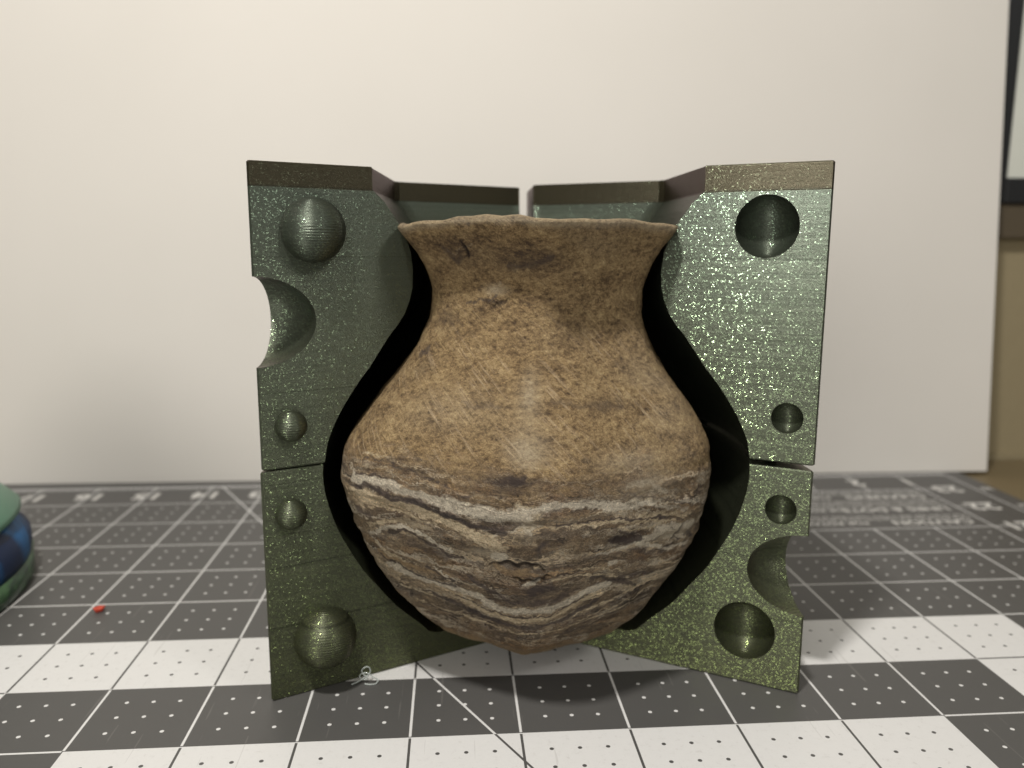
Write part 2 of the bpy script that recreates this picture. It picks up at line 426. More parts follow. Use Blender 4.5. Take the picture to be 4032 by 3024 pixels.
mold_piece(tipR, aR, +1, 2.325, HT+.03, 'upper right piece of the sparkling green mold with two round holes and straight outer edge',
           holes=[(.565, 4.54, .29), (.285, 2.76, .148)], shift=(-.004, .0))
# small nibs printed on the lower pieces carry the upper ones inside the seam
for root, (tx, ty), adeg, sg, zl, zh in ((bpy.data.objects['mold_piece'], tipL, aL, -1, 2.27, 2.301), (bpy.data.objects['mold_piece.002'], tipR, aR, 1, 2.26, 2.326)):
    for da in (.26, 1.0, 1.80):
        a = math.radians(adeg)+sg*da; px, py = 2.40*math.cos(a), 2.40*math.sin(a)
        link('spacer_nib', box_mesh('spacer_nib', px-.05, px+.05, py-.04, py+.04, zl, zh, .008), M_fil, root)

# ------------------------------------------------------------------ vase
zt = np.array([.278, .33, .5, .7, .95, 1.2, 1.5, 1.85, 2.15, 2.45, 2.75, 3.05, 3.35, 3.65, 3.95, 4.2, 4.4, 4.52])
RLt = np.array([.80, .931, 1.109, 1.318, 1.549, 1.721, 1.892, 2.050, 2.131, 2.087, 1.849, 1.593, 1.353, 1.207, 1.202, 1.326, 1.490, 1.640])
RRt = np.array([.93, 1.10, 1.255, 1.444, 1.621, 1.769, 1.912, 2.001, 2.018, 1.981, 1.802, 1.531, 1.317, 1.172, 1.163, 1.237, 1.359, 1.475])
TG = [-66, -60, -54, -48, -42, -36, -30, -24, -18, -12, -6, 0, 6, 12, 18, 24, 30, 36, 42, 48, 54, 60, 66]
STR = [
(0.06,[0.65, 0.65, 0.62, 0.6, 0.57, 0.55, 0.55, 0.55, 0.55, 0.57, 0.59, 0.6, 0.6, 0.59, 0.58, 0.58, 0.57, 0.57, 0.57, 0.58, 0.63, 0.66, 0.66]),
(0.16,[1.03, 1.03, 1.03, 1.01, 0.99, 0.99, 1.0, 0.99, 0.96, 0.91, 0.89, 0.9, 0.92, 0.97, 1.02, 1.04, 1.06, 1.07, 1.09, 1.1, 1.1, 1.1, 1.1]),
(0.24,[1.27, 1.27, 1.27, 1.24, 1.22, 1.21, 1.17, 1.14, 1.11, 1.04, 1.0, 1.0, 1.0, 1.11, 1.21, 1.24, 1.24, 1.24, 1.24, 1.24, 1.24, 1.24, 1.24]),
(0.34,[1.47, 1.47, 1.47, 1.46, 1.44, 1.38, 1.34, 1.31, 1.29, 1.26, 1.26, 1.26, 1.34, 1.37, 1.39, 1.36, 1.32, 1.31, 1.32, 1.33, 1.34, 1.34, 1.34]),
(0.45,[1.6, 1.6, 1.59, 1.58, 1.56, 1.55, 1.53, 1.51, 1.49, 1.48, 1.48, 1.54, 1.57, 1.59, 1.59, 1.57, 1.55, 1.52, 1.49, 1.46, 1.43, 1.43, 1.43]),
(0.55,[1.68, 1.68, 1.7, 1.76, 1.81, 1.81, 1.73, 1.67, 1.66, 1.66, 1.68, 1.7, 1.71, 1.7, 1.7, 1.72, 1.71, 1.66, 1.62, 1.58, 1.53, 1.51, 1.51]),
(0.62,[1.82, 1.82, 1.84, 1.89, 1.94, 1.93, 1.9, 1.86, 1.81, 1.8, 1.81, 1.88, 1.87, 1.87, 1.85, 1.83, 1.8, 1.76, 1.73, 1.7, 1.66, 1.65, 1.65]),
(0.70,[2.06, 2.06, 2.06, 2.07, 2.07, 2.04, 2.0, 1.96, 1.92, 1.9, 1.93, 2.0, 2.02, 2.01, 1.98, 1.95, 1.92, 1.89, 1.86, 1.82, 1.79, 1.78, 1.78]),
(0.77,[2.15, 2.15, 2.15, 2.15, 2.15, 2.12, 2.09, 2.04, 1.99, 1.97, 2.02, 2.08, 2.1, 2.09, 2.07, 2.04, 2.0, 1.97, 1.93, 1.9, 1.86, 1.85, 1.85]),
(0.84,[2.24, 2.24, 2.24, 2.26, 2.24, 2.19, 2.18, 2.16, 2.15, 2.14, 2.14, 2.19, 2.21, 2.18, 2.16, 2.14, 2.11, 2.08, 2.03, 1.99, 1.95, 1.94, 1.94]),
(0.93,[2.32, 2.32, 2.33, 2.36, 2.34, 2.31, 2.29, 2.27, 2.24, 2.22, 2.23, 2.29, 2.31, 2.29, 2.28, 2.26, 2.24, 2.22, 2.2, 2.18, 2.15, 2.15, 2.15]),
(1.15,[2.51, 2.51, 2.51, 2.52, 2.52, 2.53, 2.53, 2.53, 2.53, 2.52, 2.52, 2.52, 2.52, 2.52, 2.52, 2.52, 2.52, 2.51, 2.51, 2.51, 2.51, 2.51, 2.51]),
]
RIM_T = [-75, -57, -52, -41, -33, -26, -19, -11, -4, 2, 8, 17, 27, 38, 49, 63, 80]
RIM_Z = [4.53, 4.535, 4.56, 4.57, 4.589, 4.60, 4.601, 4.595, 4.577, 4.563, 4.568, 4.584, 4.582, 4.571, 4.555, 4.542, 4.55]
VX, VY, AZ0 = 5.13, .7606, math.radians(267.7)
STROKES = [
 ('W',0.0328,1,[(-56.7,2.222),(-51.0,2.252),(-43.7,2.252),(-34.7,2.191),(-26.0,2.161)]),
 ('W',0.0492,1,[(-26.0,2.161),(-17.7,2.141),(-10.3,2.121),(-3.0,2.141)]),
 ('L',0.0615,1,[(-4.7,2.151),(-2.0,2.151)]),
 ('W',0.0328,0.8,[(-3.0,2.151),(2.0,2.212),(8.3,2.202),(17.0,2.151),(28.7,2.08)]),
 ('W',0.0205,0.6,[(28.7,2.09),(40.0,2.009),(50.3,1.918)]),
 ('L',0.0287,0.95,[(-57.3,2.08),(-51.0,2.1),(-42.3,2.09),(-35.0,2.05),(-27.7,1.999),(-20.7,1.938),(-14.0,1.888),(-8.0,1.807)]),
 ('L',0.0123,0.7,[(-55.7,2.029),(-46.3,2.019),(-37.0,1.979),(-29.3,1.938)]),
 ('W',0.0164,1,[(-54.3,1.655),(-49.0,1.756),(-41.0,1.837),(-35.3,1.827),(-30.3,1.746),(-25.3,1.665)]),
 ('W',0.0103,0.8,[(-55.7,1.665),(-54.3,1.594),(-52.3,1.533)]),
 ('L',0.0205,0.8,[(-54.0,1.766),(-46.0,1.857),(-39.0,1.918),(-31.0,1.878)]),
 ('O',0.0246,0.9,[(-54.0,1.473),(-48.3,1.422),(-42.0,1.382),(-34.7,1.382),(-27.3,1.371)]),
 ('L',0.0123,0.9,[(-54.3,1.554),(-49.0,1.473),(-44.3,1.422)]),
 ('W',0.0369,0.95,[(-51.7,1.331),(-43.0,1.26),(-33.3,1.25),(-24.0,1.24),(-17.3,1.179),(-10.7,1.088),(-1.7,1.088),(6.3,1.118),(12.3,1.179),(17.7,1.26),(25.7,1.28)]),
 ('L',0.0185,1,[(-25.7,1.068),(-19.3,1.037),(-11.0,0.977),(-4.7,0.956),(0.7,0.977),(8.0,0.997),(15.0,1.118),(22.0,1.199)]),
 ('D',0.0074,1,[(-27.7,1.128),(-17.0,1.068),(-9.0,0.997),(-1.3,1.017),(6.0,1.017),(13.0,1.128),(18.0,1.179)]),
 ('D',0.0246,1,[(-38.3,1.068),(-29.3,1.007),(-20.0,0.956),(-11.3,0.885),(-4.7,0.865),(2.7,0.885),(9.0,0.906),(16.7,0.997),(24.7,1.088)]),
 ('L',0.0082,0.9,[(-31.0,0.865),(-15.7,0.815),(-4.3,0.774),(1.3,0.794),(13.3,0.774),(32.0,0.855),(48.3,0.946)]),
 ('D',0.0062,0.8,[(-28.0,0.774),(-14.3,0.723),(-2.0,0.723),(12.3,0.693),(42.3,0.754)]),
 ('L',0.0082,0.9,[(15.0,0.946),(28.0,1.027),(40.7,1.139),(48.3,1.199)]),
 ('D',0.0053,0.9,[(16.7,0.906),(30.0,0.977),(43.0,1.088)]),
 ('L',0.0066,0.9,[(18.7,0.845),(32.3,0.926),(47.7,1.058)]),
 ('D',0.0082,0.6,[(24.3,0.774),(41.0,0.875),(54.3,1.047)]),
 ('L',0.0103,0.8,[(-50.7,1.088),(-39.0,1.027),(-26.7,0.987)]),
 ('D',0.0082,0.7,[(-50.3,1.189),(-42.0,1.098),(-30.0,1.047)]),
 ('L',0.0082,0.7,[(-50.3,0.926),(-38.3,0.855),(-22.3,0.825)]),
 ('O',0.0287,1,[(-11.3,1.594),(-7.3,1.564),(-2.7,1.564)]),
 ('O',0.0164,0.9,[(-5.0,1.483),(-1.0,1.483),(1.7,1.513)]),
 ('W',0.0164,1,[(-3.0,1.422),(-1.0,1.452),(0.3,1.503)]),
 ('W',0.0369,0.8,[(-12.0,1.726),(-8.7,1.716)]),
 ('W',0.0164,0.8,[(-4.7,2.1),(-3.7,2.009),(-2.3,1.959)]),
 ('L',0.0205,0.6,[(-20.7,1.888),(-14.0,1.807),(-10.0,1.776)]),
 ('W',0.0123,0.9,[(17.3,1.665),(24.7,1.685),(30.7,1.705)]),
 ('W',0.0205,0.95,[(30.7,1.695),(38.0,1.625),(46.7,1.554),(56.3,1.533)]),
 ('W',0.0369,0.95,[(31.7,1.716),(36.7,1.736),(42.0,1.766),(49.0,1.756),(54.7,1.726)]),
 ('W',0.0246,0.6,[(43.7,1.655),(52.0,1.625)]),
 ('D',0.0062,0.9,[(37.3,1.685),(42.0,1.705),(47.0,1.695),(50.3,1.604)]),
 ('D',0.0062,0.8,[(44.3,1.756),(50.0,1.695),(54.0,1.604),(53.0,1.554)]),
 ('W',0.0246,0.7,[(22.7,1.554),(25.3,1.554)]),
 ('L',0.0123,0.9,[(2.7,2.009),(7.7,2.019),(16.3,1.989),(24.3,1.959),(35.0,1.908),(45.0,1.837)]),
 ('L',0.0103,0.8,[(22.7,1.918),(31.7,1.847),(40.3,1.827)]),
 ('D',0.0074,0.9,[(3.7,2.029),(17.7,2.009),(31.3,1.948),(42.7,1.898)]),
 ('L',0.0164,0.7,[(31.0,1.969),(40.7,1.938),(51.0,1.857)]),
 ('L',0.009,0.9,[(4.3,1.483),(13.0,1.493),(23.7,1.422),(33.3,1.301)]),
 ('L',0.0074,0.7,[(9.7,1.564),(20.7,1.523),(30.7,1.392)]),
 ('L',0.0103,0.6,[(39.3,1.503),(51.3,1.331),(58.0,1.321)]),
 ('D',0.0226,1,[(-56.3,2.151),(-50.7,2.181),(-42.0,2.151),(-34.7,2.11),(-30.3,2.08)]),
 ('D',0.0246,0.85,[(-30.3,2.08),(-23.3,2.029),(-15.3,1.979),(-9.0,1.948)]),
 ('D',0.0103,0.8,[(-56.0,2.262),(-51.3,2.303),(-44.0,2.303)]),
 ('D',0.0123,1,[(-46.3,1.746),(-39.7,1.807),(-36.0,1.776),(-30.7,1.695),(-25.7,1.614),(-21.0,1.604)]),
 ('D',0.0492,0.45,[(-39.3,1.675),(-33.0,1.635),(-27.7,1.574)]),
 ('D',0.0103,0.9,[(-53.7,1.432),(-47.3,1.351),(-41.7,1.29),(-31.3,1.27),(-25.7,1.27)]),
 ('D',0.0144,0.9,[(-35.7,1.442),(-31.3,1.361),(-26.0,1.331)]),
 ('W',0.0074,0.9,[(-33.0,1.442),(-29.0,1.382),(-25.0,1.351)]),
 ('D',0.0328,1,[(22.3,1.797),(28.3,1.746),(32.3,1.756)]),
 ('D',0.0123,0.7,[(23.0,1.867),(30.3,1.817)]),
 ('D',0.0205,0.9,[(53.0,1.665),(57.0,1.574)]),
 ('D',0.0246,0.7,[(-0.3,1.776),(0.3,1.837),(1.7,1.867)]),
 ('D',0.0369,0.9,[(-0.7,1.321),(0.7,1.402),(4.0,1.412)]),
 ('D',0.041,0.55,[(-6.0,1.23),(4.0,1.209),(10.0,1.27)]),
 ('D',0.0205,0.85,[(17.3,1.442),(31.7,1.27),(40.3,1.159)]),
 ('D',0.0164,0.65,[(28.7,1.341),(43.7,1.301)]),
 ('D',0.0205,0.75,[(-21.0,1.442),(-16.7,1.351),(-9.0,1.26),(-3.7,1.209)]),
 ('D',0.0451,0.5,[(-56.7,1.898),(-51.7,1.878)]),
 ('D',0.041,0.3,[(-42.0,1.938),(-26.7,1.857)]),
 ('D',0.0082,0.6,[(-53.7,2.434),(-43.7,2.424),(-35.7,2.394),(-26.3,2.313),(-18.7,2.242)]),
 ('L',0.0082,0.6,[(-54.7,2.475),(-45.7,2.455),(-35.0,2.424)]),
 ('L',0.0082,0.5,[(-56.7,2.364),(-46.7,2.374),(-38.3,2.323)]),
 ('D',0.0123,0.5,[(21.7,2.242),(34.0,2.121),(48.0,1.999)]),
 ('D',0.0328,0.75,[(-8.7,2.424),(-5.0,2.434)]),
 ('D',0.0287,0.35,[(-8.3,2.353),(-5.3,2.333)]),
 ('W',0.0328,0.35,[(25.0,2.272),(33.7,2.272),(39.3,2.151)]),
 ('L',0.0574,0.45,[(-5.7,3.143),(-4.3,3.032)]),
 ('L',0.0656,0.5,[(-6.0,2.688),(-2.7,2.526)]),
 ('D',0.0123,0.6,[(-41.0,3.821),(-25.0,3.892)]),
 ('L',0.0123,0.7,[(-41.7,4.297),(-32.3,4.368)]),
 ('L',0.0246,0.6,[(-27.7,3.933),(-21.0,4.014)]),
 ('D',0.0369,0.5,[(-17.0,4.176),(-6.7,4.176),(0.7,4.257)]),
 ('D',0.0328,0.5,[(-46.7,4.318),(-39.3,4.237)]),
 ('D',0.0205,0.6,[(-60.7,3.315),(-57.3,3.386)]),
 ('D',0.0246,0.35,[(2.7,3.012),(20.0,2.951),(29.3,2.91)]),
 ('D',0.0205,0.35,[(-28.3,2.961),(-14.3,2.961)]),
 ('D',0.0246,0.3,[(-51.7,2.343),(-40.0,2.495)]),
]
def hexn(th, k, soft=0.0):
    """rounded hexagon, radius 1 at its corners; soft = half width (radians) over which the corner is worn round"""
    h = 0
    for o in (-1, -.66, -.33, 0, .33, .66, 1):
        ph = ((th+o*soft) % (np.pi/3))-np.pi/6
        h = h+np.cos(np.pi/6)/np.cos(ph)/7
    return ((1-k)*h+k*.93)*(1+.10*soft)
def make_vase():
    rng = np.random.RandomState(4)
    N = 900
    th = np.linspace(-np.pi, np.pi, N, endpoint=False)
    rows = []                       # (zfrac 0..1, radial offset inwards, kind)
    nz = 520
    fr = np.linspace(0, 1, nz)
    # outer wall, rounded rim, inner wall down to a floor
    def R_of(z):
        RL = np.interp(z, zt, RLt); RR = np.interp(z, zt, RRt)
        return RL, RR
    # smooth tables a bit with a fine spline-like average
    zf = np.linspace(.278, 4.56, 400)
    RLf = np.interp(zf, zt, RLt); RRf = np.interp(zf, zt, RRt)
    ker = np.hanning(23); ker /= ker.sum()
    def sm(a):
        b = np.convolve(np.pad(a, 11, mode='reflect', reflect_type='odd'), ker, 'valid'); return b
    RLf = sm(RLf); RRf = sm(RRf)
    w = .5+.5*np.clip(np.sin(th)*1.3, -1, 1); w = w*w*(3-2*w)
    rimz = np.interp(np.degrees(th), RIM_T, RIM_Z, left=4.53, right=4.53)
    a = np.abs(np.degrees(th)) > 75
    rimz = np.where(a, 4.53+.03*np.sin(3*th), rimz)
    for _ in range(3): rimz = (np.roll(rimz, 1)+rimz+np.roll(rimz, -1))/3
    rimz = rimz+.006*np.interp(th, np.linspace(-np.pi, np.pi, 61), rng.randn(61))
    # smooth random field for hand-made unevenness
    def field(nt, nzz, seed):
        r = np.random.RandomState(seed); g = r.randn(nzz, nt); return g
    def samp(g, t01, z01):
        nzz, nt = g.shape; x = t01*nt; y = z01*(nzz-1); x0 = np.floor(x).astype(int); y0 = np.clip(np.floor(y).astype(int), 0, nzz-2)
        fx = x-x0; fy = y-y0; fx = fx*fx*(3-2*fx); fy = fy*fy*(3-2*fy)
        return (g[y0, x0 % nt]*(1-fx)+g[y0, (x0+1) % nt]*fx)*(1-fy)+(g[y0+1, x0 % nt]*(1-fx)+g[y0+1, (x0+1) % nt]*fx)*fy
    g1, g2, g3 = field(26, 14, 1), field(90, 50, 2), field(16, 60, 3)
    g4 = field(260, 150, 5)
    V = []; SA = []; UV = []
    def ring(zn, inset, full=True, lum=1.0):
        """zn: height array for every column"""
        zz = np.clip(zn, .278, 4.56)
        RL = np.interp(zz, zf, RLf); RR = np.interp(zz, zf, RRf)
        k = np.interp(zz, [.278, .6, 1.5, 2.5, 3.2, 4, 4.5], [.08, .10, .20, .30, .38, .38, .1])
        R = (RL*(1-w)+RR*w)*hexn(th, k, np.interp(zz, [.3, .8, 1.6, 3.4, 4.4, 4.52], [.03, .08, .16, .16, .10, .03]))
        t01 = (th+np.pi)/(2*np.pi); z01 = np.clip((zz-.278)/4.3, 0, 1)
        d = .009*samp(g1, t01, z01)+.003*samp(g2, t01, z01)+.006*samp(g3, t01, z01)*np.interp(zz, [.3, 2.2, 2.6], [1, 1, .3])+.0016*samp(g4, t01, z01)
        R = R+lum*d-inset
        cx = VX+.2*(zz-.278)/4.2
        aa = AZ0+th
        return np.stack([cx+R*np.cos(aa), VY+R*np.sin(aa), zn], 1)
    # features: cracks and chips (theta deg, z, length deg, depth)
    cracks = [([-13, -9, -5, -1, 2], [1.61, 1.66, 1.645, 1.655, 1.60], .030), ([-6, -2, 1.5, 3.5], [1.50, 1.475, 1.50, 1.54], .026),
              ([-37, -35.5, -36], [4.40, 4.31, 4.25], .03), ([20, 25, 30], [1.79, 1.80, 1.79], .012), ([-27, -22, -17], [3.80, 3.83, 3.88], .015),
              ([-16, -12, -8], [1.40, 1.385, 1.395], .012), ([46, 49, 50], [1.62, 1.70, 1.80], .018), ([40, 47, 50], [1.55, 1.57, 1.62], .012)]
    def crack_depth(T, Z):
        D = np.zeros_like(T)
        for ct, cz, dep in cracks:
            tt = np.linspace(ct[0], ct[-1], 60) if ct[-1] != ct[0] else np.full(60, ct[0])
            par = np.linspace(0, 1, 60); kx = np.linspace(0, 1, len(ct))
            px = np.interp(par, kx, ct); pz = np.interp(par, kx, cz)+.012*np.sin(par*23)
            for x, z, q in zip(px, pz, par):
                wid = .012*math.sin(math.pi*min(max(q, .04), .96))+.004
                dd = np.hypot((T-x)*.030, (Z-z)*1.3)
                D = np.maximum(D, dep*np.clip(1-dd/(wid*2.2), 0, 1))
        return D
    outer = []
    for i in range(nz):
        f = fr[i]; zn = .278+(rimz-.018-.278)*f
        outer.append(ring(zn, 0))
    # rounded rim profile
    for a in np.linspace(15, 180, 8):
        ra = math.radians(a); outer.append(ring(rimz-.018+.035*math.sin(ra) - (0), .045*(1-math.cos(ra))))
    for i in range(60):
        f = 1-(i+1)/60; zn = .45+(rimz-.03-.45)*f; outer.append(ring(zn, .13 if i else .10, lum=.6))
    V = np.array(outer)                                  # rows, N, 3
    T = np.degrees(np.tile(th, (V.shape[0], 1))); Z = V[..., 2]
    D = crack_depth(T[:nz], Z[:nz])
    ctr = np.stack([VX+.2*(Z[:nz]-.278)/4.2, np.full_like(Z[:nz], VY)], -1)
    dirv = V[:nz, :, :2]-ctr; L = np.linalg.norm(dirv, axis=-1, keepdims=True)
    V[:nz, :, :2] -= dirv/L*D[..., None]
    rows_n = V.shape[0]
    # strata value per vertex
    zc = np.array([np.interp(T[0], TG, s[1]) for s in STR]); sv = np.array([s[0] for s in STR])
    zc = np.vstack([np.full(N, .27), zc, np.full(N, 4.7)]); sv = np.r_[-.02, sv, 3.0]
    st = np.zeros((rows_n, N))
    for j in range(N): st[:, j] = np.interp(Z[:, j], zc[:, j], sv)
    # patches that are simply lighter or darker clay: (theta, z, s_theta, s_z, amount)
    patches = [(-8, 4.24, 16, .13, -.9), (-38, 4.30, 14, .16, -.7), (-24, 3.96, 6, .05, .9), (-4.5, 3.05, 4, .22, .55), (-4, 2.62, 6, .16, .75),
               (-8, 2.40, 7, .035, -1.4), (-8, 2.33, 5, .04, -.5), (-53, 3.2, 6, .12, -.6), (32, 2.95, 16, .09, -.55), (26, 2.48, 13, .10, .6), (33, 2.26, 9, .09, .8),
               (25.5, 1.77, 5, .045, -1.6), (46.5, 1.70, 9, .06, 1.1), (1.5, 1.36, 7, .06, -1.2), (-52, 3.66, 7, .10, -.7), (-25, 3.84, 4, .03, -.8),
               (-20, 2.42, 30, .10, -.45), (8, 3.55, 20, .15, -.35), (15, 4.35, 18, .15, .2), (48, 3.0, 14, .4, .35), (-30, 2.9, 22, .2, .25), (3, 1.95, 5, .05, -.9), (-14, 1.73, 6, .05, .9), (-3, 2.0, 3, .09, 1.0)]
    tone = np.zeros_like(st)
    tone[:nz] += .8*np.exp(-((fr[:, None]-1.0)/.010)**2)  # lit lip line painted in as paler colour along the rim
    tone[nz:] += .6
    for a, z, sa, sz, am in patches: tone += am*np.exp(-((T-a)/sa)**2-((Z-z)/sz)**2)
    # (pale worn spots on the front ridge are part of the same list)
    # marbling strokes: veins of pale, orange and dark clay laid along polylines on the wall (degrees round the axis, height)
    F = {k: np.zeros_like(st) for k in 'LWDO'}
    sel = np.where(np.abs(np.degrees(th)) < 80)[0]
    t01 = (th[sel]+np.pi)/(2*np.pi)
    Zs = Z[:nz][:, sel]; z01 = np.clip((Zs-.278)/4.3, 0, 1)
    gA, gB, gC = field(120, 60, 11), field(120, 60, 12), field(420, 260, 13)
    tt = np.tile(t01, (nz, 1))
    Rm = np.interp(np.clip(Zs, .278, 4.52), zt, (RLt+RRt)/2)
    wx = .016*samp(gA, tt, z01)+.012*samp(gC, tt, z01); wz = .014*samp(gB, tt, z01)+.008*samp(gC, (tt+.37) % 1, z01)
    Xs = np.tile(np.degrees(th[sel]), (nz, 1))*math.pi/180*Rm+wx; Zw = Zs+wz
    for kind, hw, am, pts in STROKES:
        best = np.full_like(Xs, 9.0)
        P2 = [(a*math.pi/180*float(np.interp(min(max(z, .278), 4.52), zt, (RLt+RRt)/2)), z) for a, z in pts]
        for (x0, y0), (x1, y1) in zip(P2[:-1], P2[1:]):
            dx, dy = x1-x0, y1-y0; L2 = dx*dx+dy*dy+1e-9
            u = np.clip(((Xs-x0)*dx+(Zw-y0)*dy)/L2, 0, 1)
            best = np.minimum(best, np.hypot(Xs-x0-u*dx, Zw-y0-u*dy))
        am = am*(.55 if kind == 'L' and min(z for a, z in pts) > 2.5 else 1)
        val = am*np.clip(1.35-best/(hw*1.25), 0, 1)
        G = F[kind][:nz]; G[:, sel] = np.maximum(G[:, sel], val)
    verts = V.reshape(-1, 3)
    fs = []
    idx = np.arange(rows_n*N).reshape(rows_n, N)
    A = idx[:-1]; B = np.roll(idx, -1, axis=1)[:-1]; C2 = np.roll(idx, -1, axis=1)[1:]; D2 = idx[1:]
    quads = np.stack([A, B, C2, D2], -1).reshape(-1, 4)
    bot = len(verts); top = bot+1
    verts = np.vstack([verts, [VX, VY, .278], [VX, VY, .45]])
    faces = quads.tolist()+[[bot, (j+1) % N, j] for j in range(N)]+[[top, (rows_n-1)*N+j, (rows_n-1)*N+(j+1) % N] for j in range(N)]
    org = np.array([VX, VY, .278])
    me = bpy.data.meshes.new('vase_body'); me.from_pydata(((verts-org)*S).tolist(), [], faces); me.update()
    def attr(name, arr, fill):
        a = me.attributes.new(name, 'FLOAT', 'POINT'); a.data.foreach_set('value', np.r_[arr.ravel(), [fill, fill]].astype(np.float32))
    attr('strata', st, 0.0); attr('tone', tone, 0.0)
    for k in 'LWDO': attr('vein_'+k, F[k], 0.0)
    Ra = np.interp(np.clip(Z, .278, 4.52), zt, (RLt+RRt)/2)
    attr('arc', np.radians(T)*Ra, 0.0); attr('height', Z, .278)
    att = np.zeros_like(st); att[:nz] = np.clip(D/.02, 0, 1); attr('crack', att, 0.0)
    return me
def vase_material():
    t = NT('marbled_clay'); M = t.math
    A = {}
    for k in ('strata', 'tone', 'arc', 'height', 'crack', 'vein_L', 'vein_W', 'vein_D', 'vein_O'):
        a = t.n('ShaderNodeAttribute', attribute_name=k); A[k] = a.outputs['Fac']
    cx = t.n('ShaderNodeCombineXYZ'); t.set(cx.inputs[0], A['arc']); t.set(cx.inputs[1], A['height']); uv = cx.outputs[0]
    p3 = t.coord_in()
    fade = M('MULTIPLY', M('SUBTRACT', t.noise(t.mapping(p3, (1, 1, 2.5)), 2.4, 6, .7), .5), .9)
    low = M('SUBTRACT', 1.0, M('MULTIPLY', M('SUBTRACT', M('ADD', A['strata'], fade), .91), 4.0, clamp=True), clamp=True)   # 1 in the banded part
    # warp of the bands
    wn = t.noise(t.mapping(uv, (1.1, 2.6, 1)), 2.0, 5, .6, 1.1)
    wn2 = t.noise(t.mapping(uv, (.8, 2.2, 1)), 9.0, 6, .65, 1.2)
    s = M('ADD', A['strata'], M('MULTIPLY', M('SUBTRACT', wn, .5), .19))
    s = M('ADD', s, M('MULTIPLY', M('SUBTRACT', wn2, .5), .11))
    wn3 = t.noise(uv, 26.0, 4, .7)
    s = M('ADD', s, M('MULTIPLY', M('SUBTRACT', wn3, .5), .05))
    tan = (.27, .17, .078); brn = (.105, .064, .036); dk = (.042, .029, .023); cream = (.68, .57, .40); wht = (.68, .63, .53); ora = (.27, .18, .10); gry = (.20, .17, .14)
    bands = t.ramp(M('MULTIPLY', s, .8), [(0, tan), (.045, (.21, .14, .075)), (.062, brn), (.085, (.25, .19, .12)), (.10, (.12, .085, .06)), (.128, dk), (.148, dk), (.165, cream), (.182, (.40, .34, .25)),
        (.192, dk), (.202, cream), (.225, (.36, .30, .21)), (.245, (.16, .12, .085)), (.285, dk), (.31, (.20, .135, .08)), (.345, (.13, .09, .06)), (.37, ora), (.385, (.14, .10, .07)), (.41, gry), (.432, cream), (.446, dk), (.465, (.15, .105, .065)),
        (.51, (.13, .09, .055)), (.53, (.20, .14, .085)), ] , 'LINEAR')
    bands2 = t.ramp(M('MULTIPLY', s, .8), [(.50, (.15, .10, .06)), (.525, (.26, .20, .12)), (.55, cream), (.572, (.46, .36, .23)), (.590, brn), (.602, dk), (.625, dk), (.640, (.22, .18, .15)), (.652, wht), (.675, (.46, .42, .35)), (.70, (.27, .20, .13)),
        (.73, (.12, .078, .045)), (.77, (.20, .13, .07)), (.80, (.14, .09, .05)), (.86, (.22, .145, .075)), (.92, (.25, .165, .088))], 'LINEAR')
    bnd = t.mix(M('GREATER_THAN', M('MULTIPLY', s, .8), .515), bands, bands2)
    bands2R = t.ramp(M('MULTIPLY', s, .8), [(.50, (.15, .10, .06)), (.53, (.20, .15, .095)), (.555, (.17, .12, .075)), (.578, (.36, .28, .18)), (.588, dk), (.600, (.30, .22, .13)), (.615, (.42, .33, .21)), (.630, (.19, .125, .07)),
        (.655, (.27, .20, .125)), (.668, (.46, .42, .36)), (.69, wht), (.705, (.24, .19, .14)), (.72, dk), (.74, (.20, .14, .085)), (.78, (.26, .185, .11)), (.80, (.15, .10, .065)), (.84, (.28, .20, .12)), (.92, (.27, .17, .078))], 'LINEAR')
    rightm = M('MULTIPLY', M('ADD', M('ADD', A['arc'], .02), M('MULTIPLY', M('SUBTRACT', wn2, .5), .9)), 3.5, clamp=True)
    bnd = t.mix(M('MULTIPLY', rightm, M('GREATER_THAN', M('MULTIPLY', s, .8), .515)), bnd, bands2R)
    cyh = t.n('ShaderNodeCombineXYZ'); t.set(cyh.inputs[0], M('MULTIPLY', A['arc'], 1.1)); t.set(cyh.inputs[1], M('MULTIPLY', s, 14.0))
    haze = t.ramp(t.noise(t.mapping(p3, (1, 1, 1.6), loc=(4, 2, 1)), 2.1, 5, .65, .8), [(.40, (0, 0, 0)), (.56, (.85, .85, .85))])
    bnd = t.mix(haze, bnd, t.mix(t.noise(cyh.outputs[0], 1.0, 5, .65, .6), (.10, .074, .048, 1), (.40, .32, .21, 1)))
    # fine layering inside the bands
    fl = t.noise(t.mapping(uv, (.35, 1, 1)), 1.0, 2, .5)
    cy = t.n('ShaderNodeCombineXYZ'); t.set(cy.inputs[0], M('MULTIPLY', A['arc'], .9)); t.set(cy.inputs[1], M('MULTIPLY', s, 34.0))
    fine = t.noise(cy.outputs[0], 1.6, 6, .68, .8)
    finec = t.ramp(fine, [(.33, (.20, .18, .17)), (.44, (.80, .77, .74)), (.53, (1.05, 1.0, .95)), (.64, (1.9, 1.85, 1.75))])
    # upper clay: mottled brown with diagonal scratches
    m1 = t.noise(t.mapping(p3, (1, 1, 2.6)), 2.6, 8, .76, .2); m2 = t.noise(t.mapping(p3, (1, 1, 1.5)), 19, 7, .80)
    up = t.ramp(M('ADD', M('ADD', .10, M('MULTIPLY', m1, .33)), M('MULTIPLY', m2, .47)), [(.40, (.058, .036, .022)), (.455, (.168, .110, .054)), (.50, (.305, .210, .104)), (.55, (.42, .302, .152)), (.63, (.66, .52, .30))])
    sa = t.noise(t.mapping(t.mapping(uv, rot=(0, 0, .72)), (1.7, 28, 1)), 1.0, 5, .7, .15)
